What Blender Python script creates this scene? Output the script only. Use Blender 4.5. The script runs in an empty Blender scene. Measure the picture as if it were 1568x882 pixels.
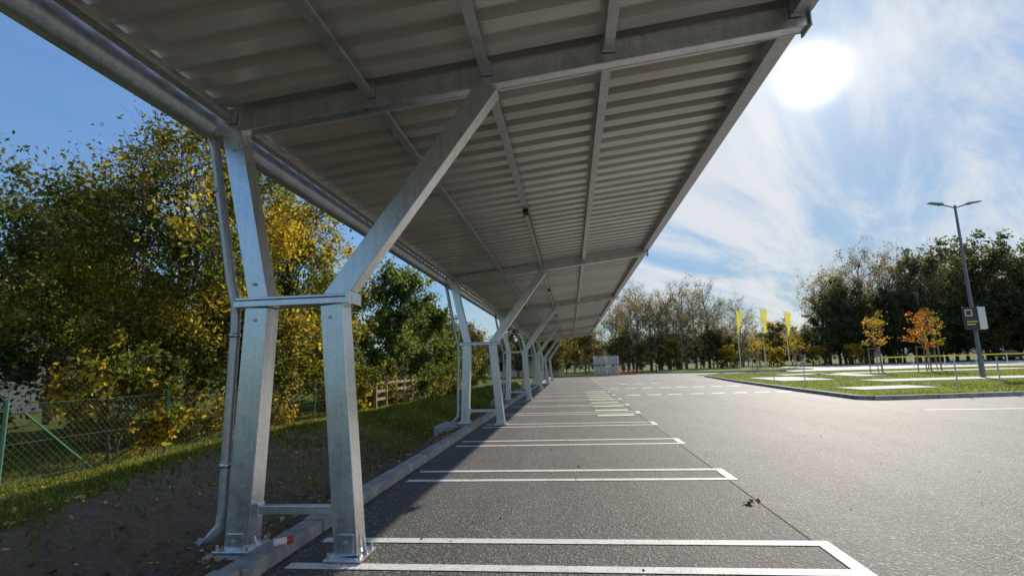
import bpy, math, numpy as np
from mathutils import Matrix, Vector
rng=np.random.default_rng(7)
C=bpy.context.scene.collection
# ---------------------------------------------------------------- materials
def newmat(name):
    m=bpy.data.materials.new(name);m.use_nodes=True
    nt=m.node_tree;p=nt.nodes['Principled BSDF']
    return m,nt,p
def ramp(nt,stops):
    r=nt.nodes.new('ShaderNodeValToRGB');e=r.color_ramp.elements
    while len(e)<len(stops): e.new(.5)
    for i,(p,c) in enumerate(stops): e[i].position=p;e[i].color=(*c,1)
    return r
def math_(nt,op,a,b=None,c=None,clamp=False):
    n=nt.nodes.new('ShaderNodeMath');n.operation=op;n.use_clamp=clamp
    for i,v in enumerate((a,b,c)):
        if v is None: continue
        if isinstance(v,(int,float)): n.inputs[i].default_value=v
        else: nt.links.new(v,n.inputs[i])
    return n.outputs[0]
def mixc(nt,f,a,b,mode='MIX'):
    n=nt.nodes.new('ShaderNodeMix');n.data_type='RGBA';n.blend_type=mode
    for s,v in ((n.inputs[0],f),(n.inputs[6],a),(n.inputs[7],b)):
        if isinstance(v,(int,float)): s.default_value=v
        elif isinstance(v,tuple): s.default_value=(*v,1)
        else: nt.links.new(v,s)
    return n.outputs[2]
def noise(nt,vec,scale,detail=4,rough=.55,dist=0):
    n=nt.nodes.new('ShaderNodeTexNoise');n.inputs['Scale'].default_value=scale;n.inputs['Detail'].default_value=detail
    n.inputs['Roughness'].default_value=rough;n.inputs['Distortion'].default_value=dist
    nt.links.new(vec,n.inputs['Vector']);return n.outputs['Fac']
def pos(nt):
    return nt.nodes.new('ShaderNodeNewGeometry').outputs['Position']
def sstep(nt,v,a,b):
    n=nt.nodes.new('ShaderNodeMapRange');n.interpolation_type='SMOOTHSTEP'
    n.inputs[1].default_value=a;n.inputs[2].default_value=b;nt.links.new(v,n.inputs[0]);return n.outputs[0]
def bump(nt,p,h,strength,dist):
    b=nt.nodes.new('ShaderNodeBump');b.inputs['Strength'].default_value=strength;b.inputs['Distance'].default_value=dist
    nt.links.new(h,b.inputs['Height']);nt.links.new(b.outputs[0],p.inputs['Normal'])
def simple(name,col,rough=.6,metal=0,var=.15,scale=8,bmp=0):
    m,nt,p=newmat(name);P=pos(nt)
    n=noise(nt,P,scale,5)
    a=tuple(c*(1-var) for c in col);b=tuple(min(1,c*(1+var)) for c in col)
    r=ramp(nt,[(.3,a),(.7,b)]);nt.links.new(n,r.inputs[0]);nt.links.new(r.outputs[0],p.inputs['Base Color'])
    p.inputs['Roughness'].default_value=rough;p.inputs['Metallic'].default_value=metal
    if bmp: bump(nt,p,noise(nt,P,scale*6,4),bmp,.01)
    return m
def asphalt(name,base,spk,warm=0):
    m,nt,p=newmat(name);P=pos(nt)
    big=noise(nt,P,.35,5,.6,.6);mid=noise(nt,P,3,5,.6);fine=noise(nt,P,95,3,.7)
    mp=nt.nodes.new('ShaderNodeMapping');mp.inputs['Scale'].default_value=(1.3,.06,1);nt.links.new(P,mp.inputs[0])
    trk=noise(nt,mp.outputs[0],1.3,4,.6)
    v=nt.nodes.new('ShaderNodeTexVoronoi');v.inputs['Scale'].default_value=70;nt.links.new(P,v.inputs['Vector'])
    r=ramp(nt,[(.36,tuple(c*.62 for c in base)),(.64,tuple(c*1.4 for c in base))]);nt.links.new(math_(nt,'ADD',math_(nt,'MULTIPLY',big,.45),math_(nt,'MULTIPLY',trk,.55)),r.inputs[0])
    c=mixc(nt,.6,r.outputs[0],mixc(nt,mid,(.5,.5,.5),(1.4,1.38,1.33)),'MULTIPLY')
    c=mixc(nt,sstep(nt,fine,.5,.78),c,spk)
    cr=nt.nodes.new('ShaderNodeSeparateColor');nt.links.new(v.outputs['Color'],cr.inputs[0])
    c=mixc(nt,math_(nt,'MULTIPLY',sstep(nt,cr.outputs[0],.86,.9),.75),c,tuple(min(1,s*1.4) for s in spk))
    st=sstep(nt,noise(nt,P,1.7,3,.5,.3),.68,.75);c=mixc(nt,math_(nt,'MULTIPLY',st,.4),c,(.035,.034,.033))
    nt.links.new(c,p.inputs['Base Color']);p.inputs['Roughness'].default_value=.72
    p.inputs['Specular IOR Level'].default_value=.35
    h=math_(nt,'ADD',fine,math_(nt,'MULTIPLY',v.outputs['Distance'],1.2));bump(nt,p,h,.7,.007)
    return m
M={}
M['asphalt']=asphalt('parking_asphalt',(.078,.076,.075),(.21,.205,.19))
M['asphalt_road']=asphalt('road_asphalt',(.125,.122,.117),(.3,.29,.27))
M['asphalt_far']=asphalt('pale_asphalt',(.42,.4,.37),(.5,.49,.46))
M['seam']=simple('bitumen_seam',(.05,.05,.05),.9,0,.3,20)
def paint(name,col):
    m,nt,p=newmat(name);P=pos(nt)
    f=noise(nt,P,60,4,.7);g=noise(nt,P,6,4)
    k=sstep(nt,math_(nt,'ADD',f,math_(nt,'MULTIPLY',g,.5)),.62,.74)
    c=mixc(nt,k,tuple(c*.6 for c in col),col)
    c=mixc(nt,sstep(nt,noise(nt,P,110,2,.8),.6,.68),c,(.15,.15,.145))
    nt.links.new(c,p.inputs['Base Color']);p.inputs['Roughness'].default_value=.65;bump(nt,p,f,.4,.004)
    return m
M['paint']=paint('white_road_paint',(.8,.8,.77))
M['paint2']=paint('green_tinted_road_paint',(.62,.74,.52))
def galv(name,base,rough,metal,con=.22):
    m,nt,p=newmat(name)
    tc=nt.nodes.new('ShaderNodeTexCoord').outputs['Object']
    v=nt.nodes.new('ShaderNodeTexVoronoi');v.inputs['Scale'].default_value=60;nt.links.new(tc,v.inputs['Vector'])
    s=nt.nodes.new('ShaderNodeSeparateColor');nt.links.new(v.outputs['Color'],s.inputs[0])
    n=noise(nt,tc,3,6,.6,1.);mp=nt.nodes.new('ShaderNodeMapping');mp.inputs['Scale'].default_value=(22,22,.8)
    nt.links.new(tc,mp.inputs[0]);st=noise(nt,mp.outputs[0],1,5,.6)
    k=math_(nt,'ADD',math_(nt,'MULTIPLY',s.outputs[0],.14),math_(nt,'ADD',math_(nt,'MULTIPLY',n,.5),math_(nt,'MULTIPLY',st,.42)))
    r=ramp(nt,[(.36,tuple(c*(1-con) for c in base)),(.53,base),(.72,tuple(min(1,c*(1+con)) for c in base))]);nt.links.new(k,r.inputs[0])
    nt.links.new(r.outputs[0],p.inputs['Base Color']);p.inputs['Metallic'].default_value=metal
    rr=nt.nodes.new('ShaderNodeMapRange');rr.inputs[3].default_value=rough-.14;rr.inputs[4].default_value=rough+.16
    nt.links.new(k,rr.inputs[0]);nt.links.new(rr.outputs[0],p.inputs['Roughness'])
    bump(nt,p,math_(nt,'ADD',st,math_(nt,'MULTIPLY',n,.8)),.18,.004)
    return m
M['galv']=galv('galvanised_steel',(.68,.69,.7),.3,.92)
M['galv_d']=galv('galvanised_steel_dull',(.56,.56,.55),.4,.72)
def sheetmat():
    m,nt,p=newmat('trapezoidal_sheet_metal');P=pos(nt)
    sp=nt.nodes.new('ShaderNodeSeparateXYZ');nt.links.new(P,sp.inputs[0])
    mp=nt.nodes.new('ShaderNodeMapping');mp.inputs['Scale'].default_value=(.5,3,4);nt.links.new(P,mp.inputs[0])
    n=noise(nt,mp.outputs[0],1.2,5,.6)
    pan=math_(nt,'FLOOR',math_(nt,'MULTIPLY',sp.outputs[1],1.0))
    wn=nt.nodes.new('ShaderNodeTexWhiteNoise');wn.noise_dimensions='1D';nt.links.new(pan,wn.inputs['W'])
    r=ramp(nt,[(.3,(.54,.485,.42)),(.7,(.78,.725,.65))]);nt.links.new(math_(nt,'ADD',math_(nt,'MULTIPLY',n,.75),math_(nt,'MULTIPLY',wn.outputs['Value'],.25)),r.inputs[0])
    nt.links.new(r.outputs[0],p.inputs['Base Color']);p.inputs['Roughness'].default_value=.3;p.inputs['Metallic'].default_value=.4
    return m
M['sheet']=sheetmat()
M['concrete']=simple('concrete',(.36,.35,.33),.85,0,.25,7,.5)
M['kerb']=simple('kerb_concrete',(.33,.325,.31),.85,0,.35,5,.6)
M['slab']=simple('pale_gravel_concrete',(.58,.55,.5),.85,0,.2,4,.4)
M['bark']=simple('bark',(.1,.078,.058),.9,0,.4,9,.6)
M['bark_pale']=simple('pale_bark',(.25,.22,.185),.9,0,.35,6,.4)
M['wood']=simple('stake_wood',(.3,.2,.11),.8,0,.2,12)
M['green_paint']=simple('green_coated_steel',(.07,.2,.12),.5,0,.15,9)
M['wire']=simple('fence_wire',(.09,.13,.1),.8,0,.1,9)
M['lamp_paint']=simple('grey_coated_steel',(.16,.17,.18),.4,.4,.1,4)
M['dark']=simple('dark_plastic',(.02,.02,.022),.6,0,.2,6)
M['sign_blue']=simple('sign_panel_dark',(.03,.03,.03),.4,0,.2,6)
M['yellow']=simple('yellow_tape',(.8,.65,.02),.6,0,.1,3)
M['white']=simple('white_coated_metal',(.75,.75,.73),.4,0,.05,6)
M['red']=simple('red_plastic',(.55,.04,.02),.4,0,.1,6)
M['carpaint']=simple('dark_car_paint',(.02,.022,.028),.2,.3,.05,6)
M['glass']=simple('car_glass',(.02,.025,.03),.08,0,.05,6)
M['rubber']=simple('rubber',(.015,.015,.015),.8,0,.1,6)
M['plaster']=simple('pale_plaster',(.62,.58,.5),.8,0,.08,1.5)
M['rooftile']=simple('roof_tiles',(.16,.07,.045),.8,0,.25,4)
M['brick']=simple('stacked_stone',(.5,.46,.42),.85,0,.4,5,.5)
def leafmat(name,transl=.5,rough=.55,spec=.25,tm=(1.55,1.5,.8),const=None):
    m,nt,p=newmat(name)
    if const: 
        a=nt.nodes.new('ShaderNodeRGB');a.outputs[0].default_value=(*const,1);col=a.outputs[0]
    else:
        a=nt.nodes.new('ShaderNodeAttribute');a.attribute_name='col';col=a.outputs['Color']
    nt.links.new(col,p.inputs['Base Color']);p.inputs['Roughness'].default_value=rough
    p.inputs['Specular IOR Level'].default_value=spec
    if transl:
        t=nt.nodes.new('ShaderNodeBsdfTranslucent')
        g=mixc(nt,1.0,col,tm,'MULTIPLY');nt.links.new(g,t.inputs['Color'])
        mx=nt.nodes.new('ShaderNodeMixShader');mx.inputs[0].default_value=transl
        nt.links.new(p.outputs[0],mx.inputs[1]);nt.links.new(t.outputs[0],mx.inputs[2])
        nt.links.new(mx.outputs[0],nt.nodes['Material Output'].inputs[0])
    return m
M['leaf']=leafmat('leaves',.6);M['twig']=leafmat('twigs',0,.9,.1);M['grassblade']=leafmat('grass_blades',.45,.9,.05,(1.4,1.4,.8))
M['litter']=leafmat('dry_leaves',.2,.8,.1)
M['flag']=leafmat('yellow_fabric',.5,.8,.1,(1.,1.,1),(.7,.62,.06))
def groundmat():
    m,nt,p=newmat('ground_soil_and_grass');P=pos(nt)
    a=nt.nodes.new('ShaderNodeAttribute');a.attribute_name='soil'
    n1=noise(nt,P,1.2,6,.65);n2=noise(nt,P,14,6,.7)
    g=ramp(nt,[(.3,(.06,.08,.018)),(.5,(.12,.15,.03)),(.72,(.2,.2,.055))]);nt.links.new(math_(nt,'ADD',math_(nt,'MULTIPLY',n2,.5),math_(nt,'MULTIPLY',n1,.5)),g.inputs[0])
    s=ramp(nt,[(.3,(.11,.09,.07)),(.55,(.23,.19,.145)),(.78,(.38,.33,.26))]);nt.links.new(math_(nt,'ADD',math_(nt,'MULTIPLY',n2,.6),math_(nt,'MULTIPLY',n1,.4)),s.inputs[0])
    k=sstep(nt,math_(nt,'ADD',a.outputs['Fac'],math_(nt,'MULTIPLY',math_(nt,'SUBTRACT',n1,.5),1.4)),.4,.6)
    nt.links.new(mixc(nt,k,g.outputs[0],s.outputs[0]),p.inputs['Base Color']);p.inputs['Roughness'].default_value=.95
    p.inputs['Specular IOR Level'].default_value=.1
    bump(nt,p,math_(nt,'ADD',n2,noise(nt,P,60,4,.7)),.9,.05);return m
M['ground']=groundmat()
def lawnmat():
    m,nt,p=newmat('lawn_grass');P=pos(nt)
    n=math_(nt,'ADD',math_(nt,'MULTIPLY',noise(nt,P,.7,5,.6),.6),math_(nt,'MULTIPLY',noise(nt,P,22,5,.7),.4))
    g=ramp(nt,[(.32,(.11,.14,.025)),(.5,(.18,.225,.035)),(.7,(.28,.3,.07))]);nt.links.new(n,g.inputs[0])
    nt.links.new(g.outputs[0],p.inputs['Base Color']);p.inputs['Roughness'].default_value=.95;p.inputs['Specular IOR Level'].default_value=.05;bump(nt,p,n,.4,.03);return m
M['lawn']=lawnmat()
M['hill']=simple('wooded_hill',(.045,.065,.065),.95,0,.35,.06)  # distance haze painted into the base colour as a bluish tone
# ---------------------------------------------------------------- mesh helpers
def empty(name,loc=(0,0,0)):
    e=bpy.data.objects.new(name,None);e.location=loc;C.objects.link(e);return e
class MB:
    def __init__(s): s.v=[];s.f=[];s.m=[];s.mats=[]
    def mi(s,m):
        if m not in s.mats: s.mats.append(m)
        return s.mats.index(m)
    def add(s,vs,fs,m):
        o=len(s.v);s.v+= [tuple(map(float,q)) for q in vs];i=s.mi(m)
        for f in fs: s.f.append(tuple(o+a for a in f));s.m.append(i)
    def box(s,c,d,m,rot=0):
        x,y,z=[a/2 for a in d];cr,sr=math.cos(rot),math.sin(rot)
        vs=[]
        for dz in(-z,z):
            for dx,dy in((-x,-y),(x,-y),(x,y),(-x,y)): vs.append((c[0]+dx*cr-dy*sr,c[1]+dx*sr+dy*cr,c[2]+dz))
        s.add(vs,[(3,2,1,0),(4,5,6,7),(0,1,5,4),(1,2,6,5),(2,3,7,6),(3,0,4,7)],m)
    def beam(s,p0,p1,w,h,m,side=(0,1,0)):
        p0=np.array(p0,float);p1=np.array(p1,float);a=(p1-p0);a/=np.linalg.norm(a)
        sd=np.array(side,float);sd-=a*(sd@a);sd/=np.linalg.norm(sd);t=np.cross(a,sd)
        vs=[]
        for p in(p0,p1):
            for i,j in((-1,-1),(1,-1),(1,1),(-1,1)): vs.append(p+t*i*w/2+sd*j*h/2)
        s.add(vs,[(3,2,1,0),(4,5,6,7),(0,1,5,4),(1,2,6,5),(2,3,7,6),(3,0,4,7)],m)
    def tube(s,pts,rad,m,n=8,cap=True):
        pts=[np.array(p,float) for p in pts]
        if not hasattr(rad,'__len__'): rad=[rad]*len(pts)
        rings=[]
        for i,p in enumerate(pts):
            a=pts[min(i+1,len(pts)-1)]-pts[max(i-1,0)];a/=np.linalg.norm(a)+1e-9
            q=np.array([1,0,0.]) if abs(a[0])<.8 else np.array([0,1,0.])
            u=np.cross(a,q);u/=np.linalg.norm(u);w=np.cross(a,u)
            rings.append([p+(u*math.cos(t)+w*math.sin(t))*rad[i] for t in np.linspace(0,2*math.pi,n,endpoint=False)])
        vs=[q for r in rings for q in r];fs=[]
        for i in range(len(pts)-1):
            for j in range(n): fs.append((i*n+j,i*n+(j+1)%n,(i+1)*n+(j+1)%n,(i+1)*n+j))
        if cap: fs.append(tuple(range(n))[::-1]);fs.append(tuple((len(pts)-1)*n+j for j in range(n)))
        s.add(vs,fs,m)
    def poly(s,pts,z,m,thick=0):
        n=len(pts);vs=[(x,y,z) for x,y in pts];fs=[tuple(range(n))]
        if thick:
            vs+=[(x,y,z-thick) for x,y in pts];fs+=[(i,(i+1)%n,n+(i+1)%n,n+i)[::-1] for i in range(n)]
        s.add(vs,fs,m)
    def obj(s,name,parent=None,bevel=0,smooth=False):
        me=bpy.data.meshes.new(name);me.from_pydata(s.v,[],s.f)
        for m in s.mats: me.materials.append(M[m])
        me.polygons.foreach_set('material_index',s.m);me.update()
        if smooth: me.polygons.foreach_set('use_smooth',[True]*len(me.polygons))
        o=bpy.data.objects.new(name,me);C.objects.link(o)
        if parent: o.parent=parent
        if bevel:
            b=o.modifiers.new('bevel','BEVEL');b.width=bevel;b.segments=2;b.limit_method='ANGLE'
        return o
def quadmesh(name,verts,nper,mat,cols,parent=None):
    n=len(verts)//nper;me=bpy.data.meshes.new(name)
    me.vertices.add(len(verts));me.vertices.foreach_set('co',verts.astype(np.float32).ravel())
    me.loops.add(len(verts));me.loops.foreach_set('vertex_index',np.arange(len(verts),dtype=np.int32))
    me.polygons.add(n);me.polygons.foreach_set('loop_start',np.arange(0,n*nper,nper,dtype=np.int32))
    try: me.polygons.foreach_set('loop_total',np.full(n,nper,dtype=np.int32))
    except Exception: pass
    me.update(calc_edges=True)
    a=me.color_attributes.new('col','FLOAT_COLOR','POINT')
    c=np.ones((len(verts),4),np.float32);c[:,:3]=np.repeat(cols,nper,axis=0);a.data.foreach_set('color',c.ravel())
    me.materials.append(M[mat]);o=bpy.data.objects.new(name,me);C.objects.link(o)
    if parent: o.parent=parent
    return o
def unit(a): return a/(np.linalg.norm(a,axis=1,keepdims=True)+1e-9)
def leafverts(cen,size,aspect=.55,axis=None,jit=1.):
    n=len(cen);a=unit(rng.normal(size=(n,3)))
    if axis is not None: a=unit(axis+a*jit)
    b=unit(np.cross(a,unit(rng.normal(size=(n,3)))))
    s=(size*rng.uniform(.6,1.3,n))[:,None]
    return np.stack([cen-a*s,cen-b*s*aspect,cen+a*s,cen+b*s*aspect],1).reshape(-1,3)
def palette(n,cols,w,cen=None):
    cols=np.array(cols);
    if cen is not None:
        k=np.sin(cen[:,0]*1.7+cen[:,2]*1.1)+np.sin(cen[:,1]*1.9-cen[:,2]*1.6)+np.sin(cen[:,2]*2.7+cen[:,0]*.8)+rng.normal(size=n)*1.3
        r=np.argsort(np.argsort(k))/n
    else: r=rng.random(n)
    cw=np.cumsum(w)/np.sum(w);i=np.searchsorted(cw,r).clip(0,len(cols)-1)
    return cols[i]*rng.uniform(.65,1.3,(n,1))
# ---------------------------------------------------------------- trees
def tree(name,loc,h,R,nleaf,lsize,cols,w,base=.15,limbs=16,bark='bark',twigs=0,trunk_r=None,multi=1,sig=.22,parent=None,topbias=.55,sparse_top=0):
    root=empty(name,loc)
    if parent: root.parent=parent
    mb=MB();cl=[];dirs=[]
    tr=trunk_r or h*.018
    for t in range(multi):
        off=rng.normal(size=2)*R*.18*(multi>1)
        top=np.array([off[0]*2.5,off[1]*2.5,h*(.9 if multi==1 else rng.uniform(.7,.9))])
        pts=[np.array([off[0],off[1],-.1])]
        K=6
        for i in range(1,K+1):
            f=i/K;pts.append(np.array([off[0],off[1],0])*(1-f)+top*f+np.append(rng.normal(size=2)*R*.03,0))
        rad=[tr*(1-.88*i/K) for i in range(K+1)]
        mb.tube(pts,rad,bark,8)
        for l in range(limbs//multi):
            f=base+(.94-base)*((l+rng.random())/(limbs//multi))
            i=min(int(f*K),K-1);p0=pts[i]+(pts[i+1]-pts[i])*(f*K-i)
            u=(f-base)/(1-base);prof=math.sqrt(max(.05,1-((u-(1-topbias)*.9)/ (.62 if u>(1-topbias)*.9 else .75))**2))
            az=l*2.4+rng.uniform(-.5,.5);L=R*prof*rng.uniform(.65,1.1)
            el=rng.uniform(.25,.7)+u*.5
            d=np.array([math.cos(az)*math.cos(el),math.sin(az)*math.cos(el),math.sin(el)])
            if p0[2]+d[2]*L>h*1.02: L=max(R*.25,(h*1.02-p0[2])/max(d[2],.2))
            mid=p0+d*L*.5+rng.normal(size=3)*L*.05;end=p0+d*L+np.array([0,0,L*.05])+rng.normal(size=3)*L*.07
            r0=tr*(1-f)*.55+tr*.1
            mb.tube([p0,mid,end],[r0,r0*.55,r0*.15],bark,5,False)
            for s in range(6):
                g=rng.uniform(.3,1);q=p0+(mid-p0)*g*2 if g<.5 else mid+(end-mid)*(g-.5)*2
                d2=d+rng.normal(size=3)*.75;d2/=np.linalg.norm(d2);d2[2]+=.15
                L2=R*rng.uniform(.18,.42);e2=q+d2*L2
                mb.tube([q,q+d2*L2*.5+rng.normal(size=3)*.03*L2,e2],[r0*.4,r0*.22,r0*.08],bark,4,False)
                for _ in range(3):
                    cl.append(q+d2*L2*rng.uniform(.3,1.0));dirs.append(d2)
                for tw in range(2):
                    d3=d2+rng.normal(size=3)*.6;d3/=np.linalg.norm(d3)
                    q3=q+d2*L2*rng.uniform(.3,.9);e3=q3+d3*L2*.7;mb.tube([q3,e3],[max(r0*.14,.006),max(r0*.03,.003)],bark,3,False)
                    cl.append(e3);dirs.append(d3)
    mb.obj('trunk_and_limbs',root,smooth=True)
    cl=np.array(cl);dirs=np.array(dirs)
    if nleaf:
        wt=rng.gamma(.9,1,len(cl))
        if sparse_top: wt*=np.clip(1.15-sparse_top*np.clip(cl[:,2]/h-.35,0,1)/.65,.08,1)
        wt/=wt.sum()
        idx=rng.choice(len(cl),nleaf,p=wt);cen=cl[idx]+np.clip(rng.normal(size=(nleaf,3)),-1.5,1.5)*R*sig*.5*rng.uniform(.2,1.2,(nleaf,1))
        cen[:,2]=np.maximum(cen[:,2],.05)
        quadmesh('foliage',leafverts(cen,lsize),4,'leaf',palette(nleaf,cols,w,cen),root)
    if twigs:
        idx=rng.integers(0,len(cl),twigs);cen=cl[idx]+np.clip(rng.normal(size=(twigs,3)),-1.5,1.5)*R*.06
        ax=dirs[idx]+np.array([0,0,.4])
        quadmesh('twigs',leafverts(cen,R*.05,.035*3.6/R if R<3.6 else .03,ax,.55),4,'twig',palette(twigs,[(.11,.085,.065),(.18,.145,.115),(.28,.235,.19)],[3,3,1]),root)
    return root
GOLD=[(.065,.085,.017),(.13,.145,.025),(.26,.215,.03),(.46,.33,.035)]
GREEN=[(.045,.07,.017),(.085,.12,.025),(.16,.17,.035),(.3,.24,.04)]
DARK=[(.035,.05,.018),(.065,.085,.028),(.11,.12,.04),(.22,.17,.05)]
RUST=[(.2,.07,.02),(.42,.13,.03),(.5,.24,.04)]
tree('golden_maple_tree',(-8.5,9.9,0),7.3,2.9,60000,.05,GOLD,[4,5,4,2],base=.08,limbs=30,multi=2,twigs=4500,trunk_r=.1,sparse_top=.75)
tree('golden_maple_tree',(-8.0,13.8,0),6.1,2.1,28000,.058,GOLD,[3,5,4,2],base=.08,limbs=20,twigs=1500,sparse_top=.6)
tree('field_elm_tree',(-11.4,8.4,0),5.7,2.5,22000,.055,GREEN,[3,3,2,1],base=.1,limbs=24,multi=2,twigs=4500,trunk_r=.08,sparse_top=.9)
tree('field_elm_tree',(-14.5,13,0),5.4,2.8,15000,.08,DARK,[3,3,2,1],base=.1,limbs=20,twigs=2500)
tree('willow_tree',(-6.9,20.3,0),5.3,1.8,18000,.072,[(.045,.07,.025),(.08,.12,.035),(.15,.185,.06),(.24,.26,.1)],[3,4,3,1],base=.05,limbs=22,sparse_top=.4)
tree('willow_tree',(-7.4,25.5,0),4.0,1.8,9000,.1,GREEN,[3,3,2,1],base=.05,limbs=18)
tree('golden_maple_tree',(-8.8,17.8,0),4.2,1.7,9000,.08,GREEN,[2,3,3,2],base=.05,limbs=16)
for x,y,h,R,c in [(-7.2,7.5,1.5,.9,GOLD),(-7.2,9.6,1.9,1.1,GOLD),(-7.3,11.6,1.5,1.1,GOLD),(-9.4,5.9,1.3,1.1,DARK),(-6.9,15.2,1.3,1.0,GOLD),(-6.6,17.6,1.2,.9,GREEN),(-6.4,22.6,1.3,1.1,GREEN),(-6.2,27,1.4,1.2,GOLD),(-11.5,11,2.4,2,DARK),(-10,15.5,2.6,2,DARK)]:
    tree('hedge_shrub',(x,y,-.05),h,R,5000,.05,c,[2,3,3,2],base=.02,limbs=14,multi=2,trunk_r=.025)
def instance_group(root,parent,loc,rz,sc):
    e=empty('tree',loc);e.parent=parent;e.rotation_euler=(0,0,rz);e.scale=(sc,sc,sc*rng.uniform(.9,1.1))
    for ch in root.children:
        o=bpy.data.objects.new(ch.name,ch.data);C.objects.link(o);o.parent=e
DIM=[(.06,.07,.035),(.11,.11,.045),(.19,.155,.055),(.34,.245,.06)]
row=empty('distant_tree_row')
kinds={}
kinds['bareA']=tree('bare_tree',(28,88,0),11,3.6,1300,.11,DIM,[1,1,3,2],base=.18,limbs=24,twigs=4500,bark='bark_pale',parent=row)
kinds['bareB']=tree('bare_tree',(16,84,0),10.5,3.2,2000,.11,DIM,[1,2,3,3],base=.15,limbs=24,twigs=4000,bark='bark_pale',parent=row,multi=2)
kinds['leafA']=tree('leafy_tree',(50,96,0),9,3.6,6500,.16,DIM,[3,3,2,1],base=.08,limbs=20,twigs=1500,parent=row)
kinds['leafB']=tree('leafy_tree',(36,95,0),7,3.0,6000,.15,DIM,[1,2,3,4],base=.08,limbs=20,twigs=1500,parent=row)
kinds['leafD']=tree('leafy_tree',(80,90,0),12,4,8000,.19,[(.045,.065,.04),(.08,.105,.05),(.13,.14,.065)],[3,3,2],base=.08,limbs=22,twigs=1500,parent=row)
def at(px,depth):
    xc=(px-784)/782.1*depth
    return xc*.994-depth*.1088, xc*.1088+depth*.994
def put(k,px,d,sc):
    x,y=at(px,d);instance_group(kinds[k],row,(x,y,0),rng.uniform(0,6.28),sc)
for px in range(925,1125,13):
    put('bareA' if rng.random()<.5 else 'bareB',px+rng.uniform(-5,5),rng.uniform(74,92),rng.uniform(.95,1.25) if px<1090 else rng.uniform(.75,.95))
for px in range(860,1130,17): put('leafB' if rng.random()<.6 else 'leafA',px+rng.uniform(-5,5),rng.uniform(72,80),rng.uniform(.4,.65))
for px in range(1115,1270,13): put('leafB' if rng.random()<.7 else 'leafA',px+rng.uniform(-5,5),rng.uniform(88,105),rng.uniform(.5,.75))
for px in range(1262,1440,15): put('bareA' if rng.random()<.6 else 'bareB',px,rng.uniform(84,96),rng.uniform(1.35,1.75))
for px in range(1262,1640,16): put('leafA' if rng.random()<.6 else 'leafD',px,rng.uniform(80,88),rng.uniform(.65,.95))
for px in range(1430,1680,20): put('leafD' if rng.random()<.6 else 'bareB',px,rng.uniform(84,96),rng.uniform(1.25,1.6))
for px in range(620,900,17): put('leafB' if rng.random()<.6 else 'leafA',px,rng.uniform(58,75),rng.uniform(.5,.75))
for x,y,s in [(-22,20,1.0),(-26,12,1.1),(-20,28,.9),(-16,34,.9),(-13,42,.8),(-28,4,1.1),(-12,50,.8),(-30,-4,1),(-19,10,.7),(-21,6,.8)]: instance_group(kinds['leafA' if x%2 else 'leafD'],row,(x,y,0),x,s*.6)
# ---------------------------------------------------------------- ground
def rimx(y): return np.interp(y,[-10,0,3.4,6.5,9.3,15,22.5,30,60],[-3.9,-3.9,-4.1,-4.9,-5.1,-4.6,-4.0,-3.8,-3.8])
def gh(x,y):
    r=rimx(y);fade=np.clip((50-y)/10,0,1)
    bot=-.36;z=np.zeros_like(x)
    z=np.where(x>=-2.15,-.03,z)
    t=np.clip((-2.3-x)/.8,0,1);z1=.035+(bot-.035)*(t*t*(3-2*t))
    t2=np.clip((-3.05-x)/(-3.05-r+.001),0,1);z2=bot+(.17-bot)*(t2**1.3)
    t3=np.clip((r-x)/1.6,0,1);z3=.17-.17*t3*t3*(3-2*t3)
    z=np.where(x<-2.15,np.where(x>-3.05,z1,np.where(x>r,z2,z3)),z)
    nz=(np.sin(x*5.1+y*2.3)+np.sin(y*4.7-x*3.1)+np.sin(x*9.7+1)*np.sin(y*8.3))*.016+np.sin(x*17+y*13)*np.sin(y*19-x*7)*.01
    z=np.where(x<-2.3,z+nz,z)
    return np.where(x<-2.15,z*fade-.03*(1-fade),z)
xs=np.unique(np.concatenate([np.linspace(-900,-60,12),np.linspace(-60,-12,16),np.arange(-12,-1.9,.1),[-2.15,-2.12,-1.9],np.linspace(0,60,12),np.linspace(80,1200,12)]))
ys=np.unique(np.concatenate([np.linspace(-300,-6,10),np.arange(-6,20,.12),np.arange(20,30,.25),np.arange(30,62,1),np.linspace(62,1500,24)]))
X,Y=np.meshgrid(xs,ys);Z=gh(X,Y)
nx,ny=len(xs),len(ys);v=np.stack([X,Y,Z],-1).reshape(-1,3)
I=np.arange(nx*ny).reshape(ny,nx);q=np.stack([I[:-1,:-1],I[:-1,1:],I[1:,1:],I[1:,:-1]],-1).reshape(-1,4)
me=bpy.data.meshes.new('ground');me.from_pydata(v.tolist(),[],q.tolist());me.materials.append(M['ground'])
soil=((X<-2.1)&(X>rimx(Y)+.15)).astype(float)
soil=np.where(X<=rimx(Y)+.15,np.clip(1-(rimx(Y)+.15-X)/.5,0,1)*.8,soil)
soil*=np.clip(1.25-np.clip((Y-6)/7,0,1)*np.clip((-2.9-X)/.5,0,1)*1.05,0,1)*np.clip((48-Y)/10,0,1)
a=me.attributes.new('soil','FLOAT','POINT');a.data.foreach_set('value',soil.astype(np.float32).ravel())
me.polygons.foreach_set('use_smooth',[True]*len(me.polygons));me.update()
C.objects.link(bpy.data.objects.new('ground',me))
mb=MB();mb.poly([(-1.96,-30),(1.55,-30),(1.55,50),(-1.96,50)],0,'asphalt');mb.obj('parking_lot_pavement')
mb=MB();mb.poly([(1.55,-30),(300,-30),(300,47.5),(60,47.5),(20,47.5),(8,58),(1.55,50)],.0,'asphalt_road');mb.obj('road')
mb=MB();mb.poly([(20,47.6),(300,47.6),(300,76),(24,76)],.0,'asphalt_far');mb.obj('far_parking_lot')
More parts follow.
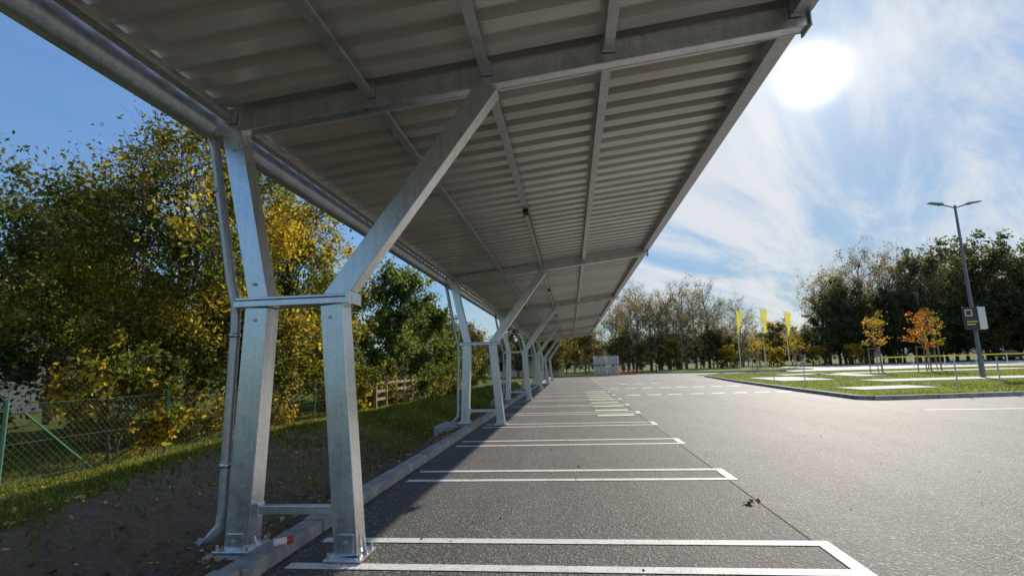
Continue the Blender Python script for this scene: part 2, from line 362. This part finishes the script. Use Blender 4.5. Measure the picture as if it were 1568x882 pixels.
mb=MB();mb.box((1.56,10,.0015),(.012,80,.003),'seam');mb.obj('asphalt_seam')
mb=MB();y=-6.
while y<50:
    mb.box((-2.05+rng.normal()*.006,y+.495,-.04+rng.normal()*.005),(.17,.98,.26),'kerb',rng.normal()*.004);y+=1.
mb.obj('kerb',bevel=.015)
mb=MB();Ln,Lf,p=3.317,3.807,2.4335
for k in range(-2,17):
    for y in(Ln+k*p,Lf+k*p): mb.box(((-1.86+1.56)/2,y,.004),(3.42,.095,.002),'paint')
    mb.box((1.607,(Ln+Lf)/2+k*p,.004),(.09,Lf-Ln+.095,.002),'paint')
for i in range(9):
    y=12.6+i*1.35;mb.box((1.0,y,.008),(.85,.38,.002),'paint2')
for i in range(9): mb.box((2.3+i*.78,20.2,.004),(.5,.35,.002),'paint')
for i in range(8): mb.box((2.0+i*.8,25.5,.004),(.5,.45,.002),'paint')
for i in range(3): mb.box((3.+i*.9,31,.004),(.5,.45,.002),'paint')
mb.beam((7.7,12.5,.004),(22,11.6,.004),.002,.1,'paint')
mb.obj('painted_parking_markings')
slabs=[[(9.6,18.5),(12.3,19),(12.2,20.6),(9.5,20.1)],[(13.5,24),(30,25),(30,27),(13.3,26)],[(10.4,27),(13,27.3),(13.2,33),(10.6,32.7)],[(16,31),(17.6,31),(17.8,39),(16.2,39)],[(22,20.5),(26,20.8),(26,23),(22,22.6)],[(14,36),(30,37),(30,39),(14,38)]]
def island(name,pts,slabs=()):
    e=empty(name);mb=MB();n=len(pts)
    mb.poly(pts,.085,'lawn');mb.obj('turf',e)
    mb=MB()
    for i in range(n):
        a=np.array(pts[i]);b=np.array(pts[(i+1)%n]);L=np.linalg.norm(b-a);k=max(1,int(L/1))
        for j in range(k):
            s0=a+(b-a)*j/k;s1=a+(b-a)*((j+.985)/k);mb.beam((*s0,.03),(*s1,.03),.16,.15,'kerb',side=(b[1]-a[1],a[0]-b[0],0))
    mb.obj('edging',e)
    mb=MB()
    for s in slabs: mb.poly(s,.115,'slab',.04)
    if slabs: mb.obj('slabs',e)
isl=[(8.1,15.9),(8.35,15.6),(8.8,15.55),(12.6,16.1),(70,19),(70,46.5),(20,46),(12.3,45),(11,44),(10.2,41),(9,30),(8.35,21)]
island('grass_island',isl,slabs)
island('grass_island',[(9.8,60),(10.3,57),(14,55),(23,55),(25,57),(26,74),(12,74)])
mb=MB();mb.poly([(-30,52.5),(7,59),(9,74),(-30,74)],.0,'lawn');mb.obj('lawn')
hx=np.linspace(-700,1300,160);hy=np.linspace(330,600,12);HX,HY=np.meshgrid(hx,hy)
t=(HY-330)/270;HZ=np.sin(np.clip(t*1.3,0,1)*math.pi/2)*(18+22*np.clip((HX-80)/220,0,1)+4*np.sin(HX*.017))+rng.normal(size=HX.shape)*.7-2
v=np.stack([HX,HY,HZ],-1).reshape(-1,3);I=np.arange(HX.size).reshape(HX.shape);q=np.stack([I[:-1,:-1],I[:-1,1:],I[1:,1:],I[1:,:-1]],-1).reshape(-1,4)
me=bpy.data.meshes.new('hill');me.from_pydata(v.tolist(),[],q.tolist());me.materials.append(M['hill']);C.objects.link(bpy.data.objects.new('hill',me))
# ---------------------------------------------------------------- carport
car=empty('carport')
zb=lambda x:3.04+.1034*(x+2.58)
Y0=3.477;S=7.5;Yend=Y0+5*S+.6;Ys=-5.0
frames=[Y0+S*k for k in range(-1,6)]
for Yf in frames:
    mb=MB();g='galv'
    mb.beam((-2.285,Yf,.03),(-2.215,Yf,1.69),.17,.15,g)
    mb.beam((-1.515,Yf,.03),(-1.655,Yf,1.69),.16,.15,g)
    mb.beam((-2.21,Yf,1.75),(-2.49,Yf,zb(-2.49)),.15,.13,g)
    mb.beam((-1.66,Yf,1.72),(-.5,Yf,zb(-.5)-.0),.155,.13,g)
    mb.box((-1.945,Yf,1.715),(.86,.2,.045),g);mb.box((-1.945,Yf,1.752),(.84,.19,.02),g)
    mb.box((-1.525,Yf,1.735),(.03,.21,.09),g)
    mb.beam((-2.2,Yf-.02,.31),(-1.61,Yf-.02,.31),.055,.055,g)
    mb.box((-2.17,Yf-.02,.31),(.05,.075,.09),g);mb.box((-1.62,Yf-.02,.31),(.03,.075,.09),g)
    for bx in(-2.29,-1.515):
        zz=.055 if bx<-2 else .012
        mb.box((bx,Yf,zz+.008),(.26,.26,.016),g)
        for sx in(-1,1):
            mb.add([(bx+sx*.085,Yf-.006,zz),(bx+sx*.125,Yf-.006,zz),(bx+sx*.08,Yf-.006,.17),(bx+sx*.085,Yf+.006,zz),(bx+sx*.125,Yf+.006,zz),(bx+sx*.08,Yf+.006,.17)],[(0,1,2),(5,4,3),(0,3,4,1),(1,4,5,2),(2,5,3,0)],g)
            for sy in(-1,1): mb.tube([(bx+sx*.105,Yf+sy*.105,zz+.01),(bx+sx*.105,Yf+sy*.105,zz+.05)],.011,'galv_d',6)
        mb.box((bx,Yf-.08,.11),(.11,.012,.12),g)
        mb.tube([(bx,Yf-.085,.12),(bx,Yf-.1,.12)],.016,'galv_d',6)
    for (x,z) in [(-2.22,1.6),(-1.66,1.6),(-2.24,1.86),(-2.46,2.9)]:
        mb.tube([(x,Yf-.07,z),(x,Yf-.086,z)],.013,'galv_d',6)
    x0,x1=-2.64,1.74
    def sl(dz0,dz1,yc,yw):
        z0,z1=zb(x0),zb(x1)
        vs=[(x0,yc-yw,z0+dz0),(x1,yc-yw,z1+dz0),(x1,yc+yw,z1+dz0),(x0,yc+yw,z0+dz0),(x0,yc-yw,z0+dz1),(x1,yc-yw,z1+dz1),(x1,yc+yw,z1+dz1),(x0,yc+yw,z0+dz1)]
        mb.add(vs,[(3,2,1,0),(4,5,6,7),(0,1,5,4),(1,2,6,5),(2,3,7,6),(3,0,4,7)],g)
    sl(.0,.17,Yf-.045,.005);sl(.0,.17,Yf+.045,.005);sl(.004,.012,Yf,.039)
    mb.box((1.745,Yf,zb(1.74)+.09),(.012,.16,.22),g)
    mb.obj('support_frame',car,bevel=.006)
    mb=MB()
    gx,gy=-2.68,Yf-.02
    mb.tube([(gx,gy,3.05),(gx+.03,gy,2.95),(-2.46,gy,1.9),(-2.41,gy,1.72),(-2.405,gy,1.55),(-2.43,gy,.3),(-2.44,gy,.2),(-2.5,gy-.02,.12),(-2.56,gy-.03,.1)],.034,'galv_d',12)
    for z,x in((2.6,-2.6),(1.5,-2.405),(.6,-2.425)): mb.tube([(x,gy,z-.015),(x,gy,z+.015)],.041,'galv',12)
    mb.obj('downpipe',car,smooth=True)
    mb=MB();mb.box((-2.3 if Yf<5 else -2.5,Yf,-.05),(.31,.34,.2) if Yf<5 else (.7,.95,.2),'concrete');mb.obj('foundation_pad',car,bevel=.01)
mb=MB()
for x in(-2.5,-1.4,-.52,.37,1.66):
    ends=[Ys]+frames+[Yend]
    for i in range(len(ends)-1):
        a=ends[i]+(.056 if i else 0);b=ends[i+1]-(.056 if i<len(ends)-2 else 0)
        if b-a<.1: continue
        z=zb(x);yc=(a+b)/2;L=b-a
        mb.box((x-.03,yc,z+.135),(.006,L,.11),'galv_d')
        mb.box((x+.004,yc,z+.083),(.062,L,.005),'galv_d')
        mb.box((x+.036,yc,z+.093),(.005,L,.02),'galv_d')
        for e in(a+.02,b-.02): mb.box((x,e,z+.12),(.085,.03,.1),'galv')
mb.obj('purlins',car)
mb=MB()
for k in range(5):
    yy=Y0+3.3+7.5*k;mb.box((-.52,yy,zb(-.52)+.055),(.07,.16,.05),'dark');mb.tube([(-.49,yy,zb(-.52)+.06),(-.49,yy+4,zb(-.52)+.075)],.007,'dark',6)
mb.obj('junction_box',car)
pts=[];y=Ys;D=.062
while y<Yend:
    pts+= [(y,0),(y+.125,0),(y+.143,D),(y+.232,D)];y+=.25
pts.append((y,0));vs=[]
for yy,d in pts:
    for x in(-2.6,1.72): vs.append((x,yy,zb(x)+.192+d))
fs=[(2*i,2*i+1,2*i+3,2*i+2) for i in range(len(pts)-1)]
mb=MB();mb.add(vs,fs,'sheet');o=mb.obj('trapezoidal_roof_sheet',car)
mb=MB()
L=Yend-Ys;yc=(Yend+Ys)/2
mb.box((1.765,yc,zb(1.76)+.2),(.012,L,.2),'galv_d');mb.box((1.72,yc,zb(1.72)+.096),(.08,L,.008),'galv_d')
mb.obj('edge_fascia',car)
mb=MB()
gp=[(-2.63,3.24),(-2.63,3.10),(-2.65,3.06),(-2.70,3.045),(-2.76,3.05),(-2.79,3.08),(-2.80,3.14),(-2.80,3.24),(-2.815,3.24)]
vs=[(x,yy,z) for yy in(Ys,Yend) for x,z in gp];n=len(gp)
mb.add(vs,[(i,i+1,n+i+1,n+i) for i in range(n-1)],'galv_d')
for yy in np.arange(Ys+.4,Yend,.8): mb.box((-2.72,yy,3.225),(.17,.02,.006),'galv_d')
o=mb.obj('gutter',car,smooth=True);md=o.modifiers.new('thick','SOLIDIFY');md.thickness=.003
# ---------------------------------------------------------------- fences
fe=empty('chain_link_fence');mb=MB();fx=-6.45;H=.95
for yy in np.arange(.5,30,2.4):
    mb.tube([(fx,yy,-.1),(fx,yy,H+.05)],.022,'green_paint',8)
mb.tube([(fx,5.2,H*.9),(fx-.02,4.2,0)],.016,'green_paint',6);mb.tube([(fx,5.5,H*.9),(fx+.0,6.5,0)],.016,'green_paint',6)
for z in(.08,.5,H): mb.tube([(fx,.5,z),(fx,29.3,z)],.003,'wire',4)
mb.obj('posts',fe);mb=MB()
for s in(-1,1):
    for yy in np.arange(.5,24,.085):
        a=(fx+.002*s,yy,.05);b=(fx+.002*s,yy+s*(H-.05),H)
        if 0<b[1]<24.5: mb.tube([a,b],.0013,'wire',3,False)
mb.obj('mesh_wire',fe)
pf=empty('timber_fence');mb=MB()
for yy in np.arange(16,34,1.0): mb.box((-5.9-.02*yy,yy,.45),(.08,.08,.95),'wood')
for z in(.3,.55,.8): mb.beam((-6.22,16,z),(-6.58,34,z),.09,.03,'wood',side=(1,0,0))
mb.obj('posts_and_rails',pf)
# ---------------------------------------------------------------- grass, leaf litter
def ghv(x,y): return gh(np.asarray(x,float),np.asarray(y,float))
n=120000
gx=rng.uniform(-11,-2.5,n);gy=2+28*rng.random(n)**1.3
pk=np.clip((gy-5)/6,0,.9)*np.clip((-2.6-gx)/.4,0,1)+.10*(np.sin(gx*4.1+gy)*np.sin(gy*3.3)>.2)
keep=(gx<rimx(gy)+.25*rng.normal(size=n))|(rng.random(n)<pk);gx,gy=gx[keep],gy[keep];n=len(gx);gz=ghv(gx,gy)
h=rng.uniform(.03,.09,n)*(1+.4*np.sin(gx*3)*np.sin(gy*2.1));a=rng.uniform(0,6.28,n);wd=.006+.0006*gy
b=np.stack([gx,gy,gz],1);dx=np.stack([np.cos(a)*wd,np.sin(a)*wd,0*a],1);tip=b+np.stack([rng.normal(size=n)*h*.5,rng.normal(size=n)*h*.5,h],1)
quadmesh('grass',np.stack([b-dx,b+dx,tip],1).reshape(-1,3),3,'grassblade',palette(n,[(.09,.12,.022),(.15,.19,.032),(.24,.26,.055),(.3,.25,.1)],[3,4,2,1],b))
n=60000;gx=rng.uniform(8.4,34,n);gy=15.8+28*rng.random(n)**1.5
b=np.stack([gx,gy,np.full(n,.083)],1);inside=(gx>8.45+.05*(gy-15))&(gy>16.1+.05*(gx-12))
for s in slabs:
    s=np.array(s);inside&=~((gx>s[:,0].min())&(gx<s[:,0].max())&(gy>s[:,1].min()-.1)&(gy<s[:,1].max()))
b=b[inside];n=len(b);h=rng.uniform(.02,.06,n);a=rng.uniform(0,6.28,n);dx=np.stack([np.cos(a)*.02,np.sin(a)*.02,0*a],1);tip=b+np.stack([rng.normal(size=n)*h*.4,rng.normal(size=n)*h*.4,h],1)
quadmesh('island_grass',np.stack([b-dx,b+dx,tip],1).reshape(-1,3),3,'grassblade',palette(n,[(.13,.16,.025),(.19,.25,.035),(.28,.3,.06)],[3,4,2],b))
def litter(name,x,y,z,size):
    n=len(x);cen=np.stack([x,y,z],1);a=rng.uniform(0,6.28,n);s=size*rng.uniform(.5,1.3,n)
    A=np.stack([np.cos(a)*s,np.sin(a)*s,rng.normal(size=n)*s*.35],1);B=np.stack([-np.sin(a)*s*.65,np.cos(a)*s*.65,rng.normal(size=n)*s*.3],1)
    quadmesh(name,np.stack([cen-A,cen-B,cen+A,cen+B],1).reshape(-1,3),4,'litter',palette(n,[(.14,.08,.035),(.3,.18,.07),(.48,.32,.1),(.55,.42,.18)],[3,4,3,2]))
n=16000;x=rng.uniform(-9,-2.15,n);y=2+22*rng.random(n)**1.4;k=(rng.random(n)<np.where(x<rimx(y),.9,.22+.75*(x>-3.6)));x,y=x[k],y[k]
litter('fallen_leaves',x,y,ghv(x,y)+.02,.026)
n=300;x=-1.9+rng.gamma(1.2,1.5,n);y=2.2+22*rng.random(n)**1.4;litter('fallen_leaves_on_pavement',x,y,np.full(n,.011),.014)
n=16;litter('leaf_clump',1.45+rng.normal(size=n)*.035,4.78+rng.normal(size=n)*.02,np.abs(rng.normal(size=n))*.01+.012,.028)
# ---------------------------------------------------------------- street furniture
def lamp(x,y,H):
    e=empty('street_lamp',(x,y,0));mb=MB()
    mb.tube([(0,0,0),(0,0,.9),(0,0,.95),(0,0,H)],[.11,.11,.085,.05],'lamp_paint',12);mb.box((0,0,.08),(.4,.4,.05),'lamp_paint')
    mb.obj('pole',e,smooth=False);mb=MB()
    for s in(-1,1):
        mb.tube([(0,0,H-.12),(s*.5,0,H+.02),(s*.75,0,H+.05)],.03,'lamp_paint',8)
        mb.add([(s*.6,-.13,H+.03),(s*1.22,-.1,H+.13),(s*1.22,.1,H+.13),(s*.6,.13,H+.03),(s*.6,-.1,H+.11),(s*1.18,-.08,H+.18),(s*1.18,.08,H+.18),(s*.6,.1,H+.11)],[(3,2,1,0),(4,5,6,7),(0,1,5,4),(1,2,6,5),(2,3,7,6),(3,0,4,7)],'lamp_paint')
    mb.obj('heads',e);return e
l=lamp(18.35,25.5,8.1);l.rotation_euler=(0,0,.1)
e=empty('parking_sign',(18.2,25.3,0));mb=MB()
mb.box((-.12,-.02,2.75),(.62,.05,1.0),'sign_blue');mb.box((.33,.05,2.75),(.3,.28,1.0),'white')
mb.box((-.2,-.05,3.0),(.3,.01,.3),'white');mb.box((-.2,-.058,3.0),(.22,.01,.22),'sign_blue');mb.box((-.1,-.05,2.6),(.45,.01,.05),'yellow');mb.box((-.15,-.05,2.48),(.35,.01,.04),'white')
mb.obj('panels',e,bevel=.01)
def flag(px,d,H):
    x,y=at(px,d);e=empty('flag_banner',(x,y,0));mb=MB();mb.tube([(0,0,0),(0,0,H)],[.05,.03],'white',8);mb.tube([(0,0,H-.1),(.7,0,H-.1)],.02,'white',6);mb.obj('pole',e);mb=MB()
    nx,nz=6,14;vs=[];ph=px*.7
    for j in range(nz+1):
        for i in range(nx+1):
            u=i/nx;w=j/nz;vs.append((.06+u*(.55-.3*w*(1+.6*math.sin(ph)))+.18*w*w*math.sin(ph*2),.2*math.sin(u*6+w*5+ph)*u+.08*math.sin(w*9+ph),H-.15-w*2.8+.15*u*math.sin(w*4+ph)))
    fs=[(j*(nx+1)+i,j*(nx+1)+i+1,(j+1)*(nx+1)+i+1,(j+1)*(nx+1)+i) for j in range(nz) for i in range(nx)];mb.add(vs,fs,'flag');mb.obj('cloth',e,smooth=True)
for px in(1126,1164,1200): flag(px,60,6.9+rng.uniform(-.2,.3))
def young(x,y,h,R,cols,w,n=900):
    t=tree('young_staked_tree',(x,y,.08),h,R,n,.07,cols,w,base=.42,limbs=12,trunk_r=.035,twigs=250,bark='bark_pale')
    mb=MB()
    for i in range(3):
        a=i*2.09+.5;mb.tube([(math.cos(a)*.45,math.sin(a)*.45,0),(math.cos(a)*.4,math.sin(a)*.4,1.7)],.035,'wood',6)
        b=a+2.09;mb.tube([(math.cos(a)*.4,math.sin(a)*.4,1.6),(math.cos(b)*.4,math.sin(b)*.4,1.6)],.025,'wood',5)
    mb.obj('stakes',t)
young(20.6,37.5,3.9,1.0,[(.2,.17,.05),(.42,.3,.05),(.45,.24,.05)],[1,2,2],700)
young(23.2,36.8,4.0,1.0,RUST,[1,2,2],900);young(24.6,38.0,4.2,.9,GOLD,[1,1,2,3],700)
for px,d in((1150,57),(1163,66),(1206,60),(1216,72)):
    x,y=at(px,d);young(x,y,4.6,1.0,GOLD,[1,2,3,3],900)
for px,d,s in((1180,76,1.3),(1240,78,1.4),(1110,70,1.6),(1300,76,1.5)):
    x,y=at(px,d);tree('golden_shrub',(x,y,0),s*1.6,s,2500,.12,GOLD,[2,2,3,3],base=.02,limbs=12,trunk_r=.04)
for x,y in((9.3,22),(9.6,26),(11.5,17),(12.9,17.3),(26,19.5),(9.9,34)):
    mb=MB();mb.tube([(x,y,.08),(x,y,1.05)],.018,'galv_d',6);mb.box((x,y,1.06),(.05,.05,.03),'galv_d');mb.obj('marker_post')
e=empty('barrier_tape_fence');mb=MB();a=np.array([29.8,53.5]);b=np.array([60,57.])
for i in range(11):
    q=a+(b-a)*i/10;mb.tube([(q[0],q[1],0),(q[0],q[1],1.1)],.035,'white',6)
mb.beam((*a,1.0),(*b,1.0),.12,.03,'yellow',side=(0,1,0))
mb.obj('posts_and_tape',e)
e=empty('stone_cage_stack',(3.6,53.8,0));mb=MB()
for ix in range(2):
    for iz in range(2):
        cx=-.63+ix*1.26;cz=.12+iz*.98
        mb.box((cx,0,cz+.02),(1.2,1.0,.1),'wood')
        for s in range(4):
            for r in range(4): mb.box((cx-.44+s*.29+rng.normal()*.01,0+rng.normal()*.02,cz+.16+r*.18),(.27,.86,.165),'brick')
        for s in(-1,1):
            for t in(-1,1): mb.box((cx+s*.6,t*.5,cz+.45),(.04,.04,.86),'galv')
        for z in np.linspace(.1,.88,5): mb.box((cx,-.5,cz+z),(1.2,.02,.02),'galv')
        for xx in np.linspace(-.5,.5,6): mb.box((cx+xx,-.505,cz+.48),(.018,.02,.8),'galv')
mb.obj('cages',e)
def cone(x,y):
    e=empty('traffic_cone',(x,y,0));mb=MB();mb.box((0,0,.02),(.4,.4,.04),'red');mb.tube([(0,0,.04),(0,0,.3)],[.15,.1],'red',12);mb.tube([(0,0,.3),(0,0,.45)],[.1,.075],'white',12);mb.tube([(0,0,.45),(0,0,.7)],[.075,.02],'red',12);mb.obj('cone',e,smooth=False)
for i in range(5): cone(5.3+i*.55,56+i*.8)
def carm(px,d,rz,mat='carpaint'):
    x,y=at(px,d);e=empty('parked_car',(x,y,0));e.rotation_euler=(0,0,rz);mb=MB()
    prof=[(-2.1,.35),(-2.15,.7),(-2.0,.95),(-1.75,1.0),(-1.2,1.42),(.3,1.45),(1.0,1.0),(1.9,.85),(2.1,.6),(2.1,.35)]
    def ext(pr,w,m,):
        n=len(pr);vs=[(a,s*(w-(.12 if b>1.1 else 0)),b) for s in(-1,1) for a,b in pr];mb.add(vs,[tuple(range(n)),tuple(range(2*n-1,n-1,-1))]+[(i,n+i,n+(i+1)%n,(i+1)%n) for i in range(n)],m)
    ext(prof,.85,mat);ext([(-1.15,1.02),(-1.0,1.36),(.25,1.38),(.8,1.02)],.872,'glass')
    for a in(-1.35,1.35):
        for s in(-1,1): mb.tube([(a,s*.7,.33),(a,s*.88,.33)],.33,'rubber',16);mb.tube([(a,s*.86,.33),(a,s*.895,.33)],.18,'galv',12)
    mb.obj('body',e,bevel=.04)
carm(1530,76,.05)
def house(name,x,y,w,d,h,rz):
    e=empty(name,(x,y,0));e.rotation_euler=(0,0,rz);mb=MB();mb.box((0,0,h/2),(w,d,h),'plaster');mb.obj('walls',e);mb=MB()
    mb.add([(-w/2-.4,-d/2-.4,h),(w/2+.4,-d/2-.4,h),(w/2+.4,d/2+.4,h),(-w/2-.4,d/2+.4,h),(-w/2-.4,0,h+d*.35),(w/2+.4,0,h+d*.35)],[(0,1,5,4),(2,3,4,5),(0,4,3),(1,2,5),(3,2,1,0)],'rooftile');mb.obj('roof',e);mb=MB()
    for i in range(int(w/2.5)):
        X=-w/2+1.3+i*2.5
        for s in(-1,1): mb.box((X,s*(d/2+.005),h*.55),(1.0,.05,1.1),'glass');mb.box((X,s*(d/2+.04),h*.55-.6),(1.2,.1,.06),'white')
    mb.obj('windows',e)
house('plaster_house',-26,18,12,8,3.2,.9);house('plaster_house',-5.5,64,9,6,2.2,.05)
mb=MB();mb.tube([(-1.99,3.36,.125),(-1.93,3.41,.125)],.024,'white',12);mb.tube([(-1.93,3.41,.125),(-1.9,3.435,.125)],.024,'red',12);mb.obj('drink_can')
# ---------------------------------------------------------------- camera
f,yaw,pitch,roll,ch=782.13,.1090,.1519,-.0299,1.2215
cy,sy=math.cos(yaw),math.sin(yaw)
w=np.array([-sy*math.cos(pitch),cy*math.cos(pitch),math.sin(pitch)]);r=np.array([cy,sy,0.]);u=np.cross(r,w)
r2=r*math.cos(roll)+u*math.sin(roll);u2=-r*math.sin(roll)+u*math.cos(roll)
cam=bpy.data.objects.new('camera',bpy.data.cameras.new('camera'));C.objects.link(cam)
cam.matrix_world=Matrix(((r2[0],u2[0],-w[0],0),(r2[1],u2[1],-w[1],0),(r2[2],u2[2],-w[2],ch),(0,0,0,1)))
cam.data.lens=36*f/1568;cam.data.sensor_width=36;cam.data.clip_start=.05;cam.data.clip_end=5000
bpy.context.scene.camera=cam
# ---------------------------------------------------------------- sun and sky
el,az=math.radians(26.3),math.radians(26.6)
sd=Vector((math.sin(az)*math.cos(el),math.cos(az)*math.cos(el),math.sin(el)))
L=bpy.data.lights.new('sun','SUN');L.energy=5;L.angle=math.radians(.5);L.color=(1,.91,.78)
so=bpy.data.objects.new('sun',L);C.objects.link(so);so.rotation_euler=sd.to_track_quat('Z','Y').to_euler();so.location=sd*50
W=bpy.data.worlds.new('World');bpy.context.scene.world=W;W.use_nodes=True;nt=W.node_tree
bg=nt.nodes['Background'];bg.inputs[1].default_value=.13
sk=nt.nodes.new('ShaderNodeTexSky');sk.sky_type='NISHITA';sk.sun_disc=False;sk.sun_elevation=el;sk.sun_rotation=az;sk.air_density=1.;sk.dust_density=.3;sk.ozone_density=2.
tc=nt.nodes.new('ShaderNodeTexCoord').outputs['Generated']
sp=nt.nodes.new('ShaderNodeSeparateXYZ');nt.links.new(tc,sp.inputs[0])
bw=nt.nodes.new('ShaderNodeRGBToBW');nt.links.new(sk.outputs[0],bw.inputs[0])
den=math_(nt,'DIVIDE',1.0,math_(nt,'ADD',math_(nt,'MULTIPLY',bw.outputs[0],.38),1.0))
ss=nt.nodes.new('ShaderNodeVectorMath');ss.operation='SCALE';nt.links.new(sk.outputs[0],ss.inputs[0]);nt.links.new(den,ss.inputs['Scale'])
tint=mixc(nt,1.0,ss.outputs[0],(1.5,1.95,2.35),'MULTIPLY')
zz=math_(nt,'ADD',math_(nt,'MAXIMUM',sp.outputs[2],0.0),.14)
cb=nt.nodes.new('ShaderNodeCombineXYZ');nt.links.new(math_(nt,'DIVIDE',sp.outputs[0],zz),cb.inputs[0]);nt.links.new(math_(nt,'DIVIDE',sp.outputs[1],zz),cb.inputs[1])
mp=nt.nodes.new('ShaderNodeMapping');mp.vector_type='TEXTURE';mp.inputs['Rotation'].default_value=(0,0,math.radians(-38));mp.inputs['Scale'].default_value=(.5,2.2,1);nt.links.new(cb.outputs[0],mp.inputs[0])
n1=noise(nt,mp.outputs[0],1.0,9,.62,.9);n2=noise(nt,cb.outputs[0],.7,4,.5,.5)
cov=math_(nt,'ADD',math_(nt,'MULTIPLY',n1,.75),math_(nt,'MULTIPLY',n2,.35))
side=sstep(nt,sp.outputs[0],-.35,.25)
cov=math_(nt,'MULTIPLY',sstep(nt,cov,.44,.63),math_(nt,'ADD',math_(nt,'MULTIPLY',side,.88),.04))
dt=nt.nodes.new('ShaderNodeVectorMath');dt.operation='DOT_PRODUCT';nt.links.new(tc,dt.inputs[0]);dt.inputs[1].default_value=sd
dd=math_(nt,'MAXIMUM',dt.outputs['Value'],0.0)
g1=math_(nt,'MULTIPLY',math_(nt,'POWER',dd,2600.),45.);g2=math_(nt,'MULTIPLY',math_(nt,'POWER',dd,160.),1.7);g3=math_(nt,'MULTIPLY',math_(nt,'POWER',dd,14.),.3)
gl=math_(nt,'ADD',g1,math_(nt,'ADD',g2,g3))
c=mixc(nt,cov,tint,(5.8,6.0,6.25))
gc=nt.nodes.new('ShaderNodeVectorMath');gc.operation='SCALE';gc.inputs[0].default_value=(1,.96,.88);nt.links.new(gl,gc.inputs['Scale'])
ad=nt.nodes.new('ShaderNodeVectorMath');ad.operation='ADD';nt.links.new(c,ad.inputs[0]);nt.links.new(gc.outputs[0],ad.inputs[1])
nt.links.new(ad.outputs[0],bg.inputs[0])
vs=bpy.context.scene.view_settings;vs.view_transform='Standard';vs.look='None';vs.exposure=0
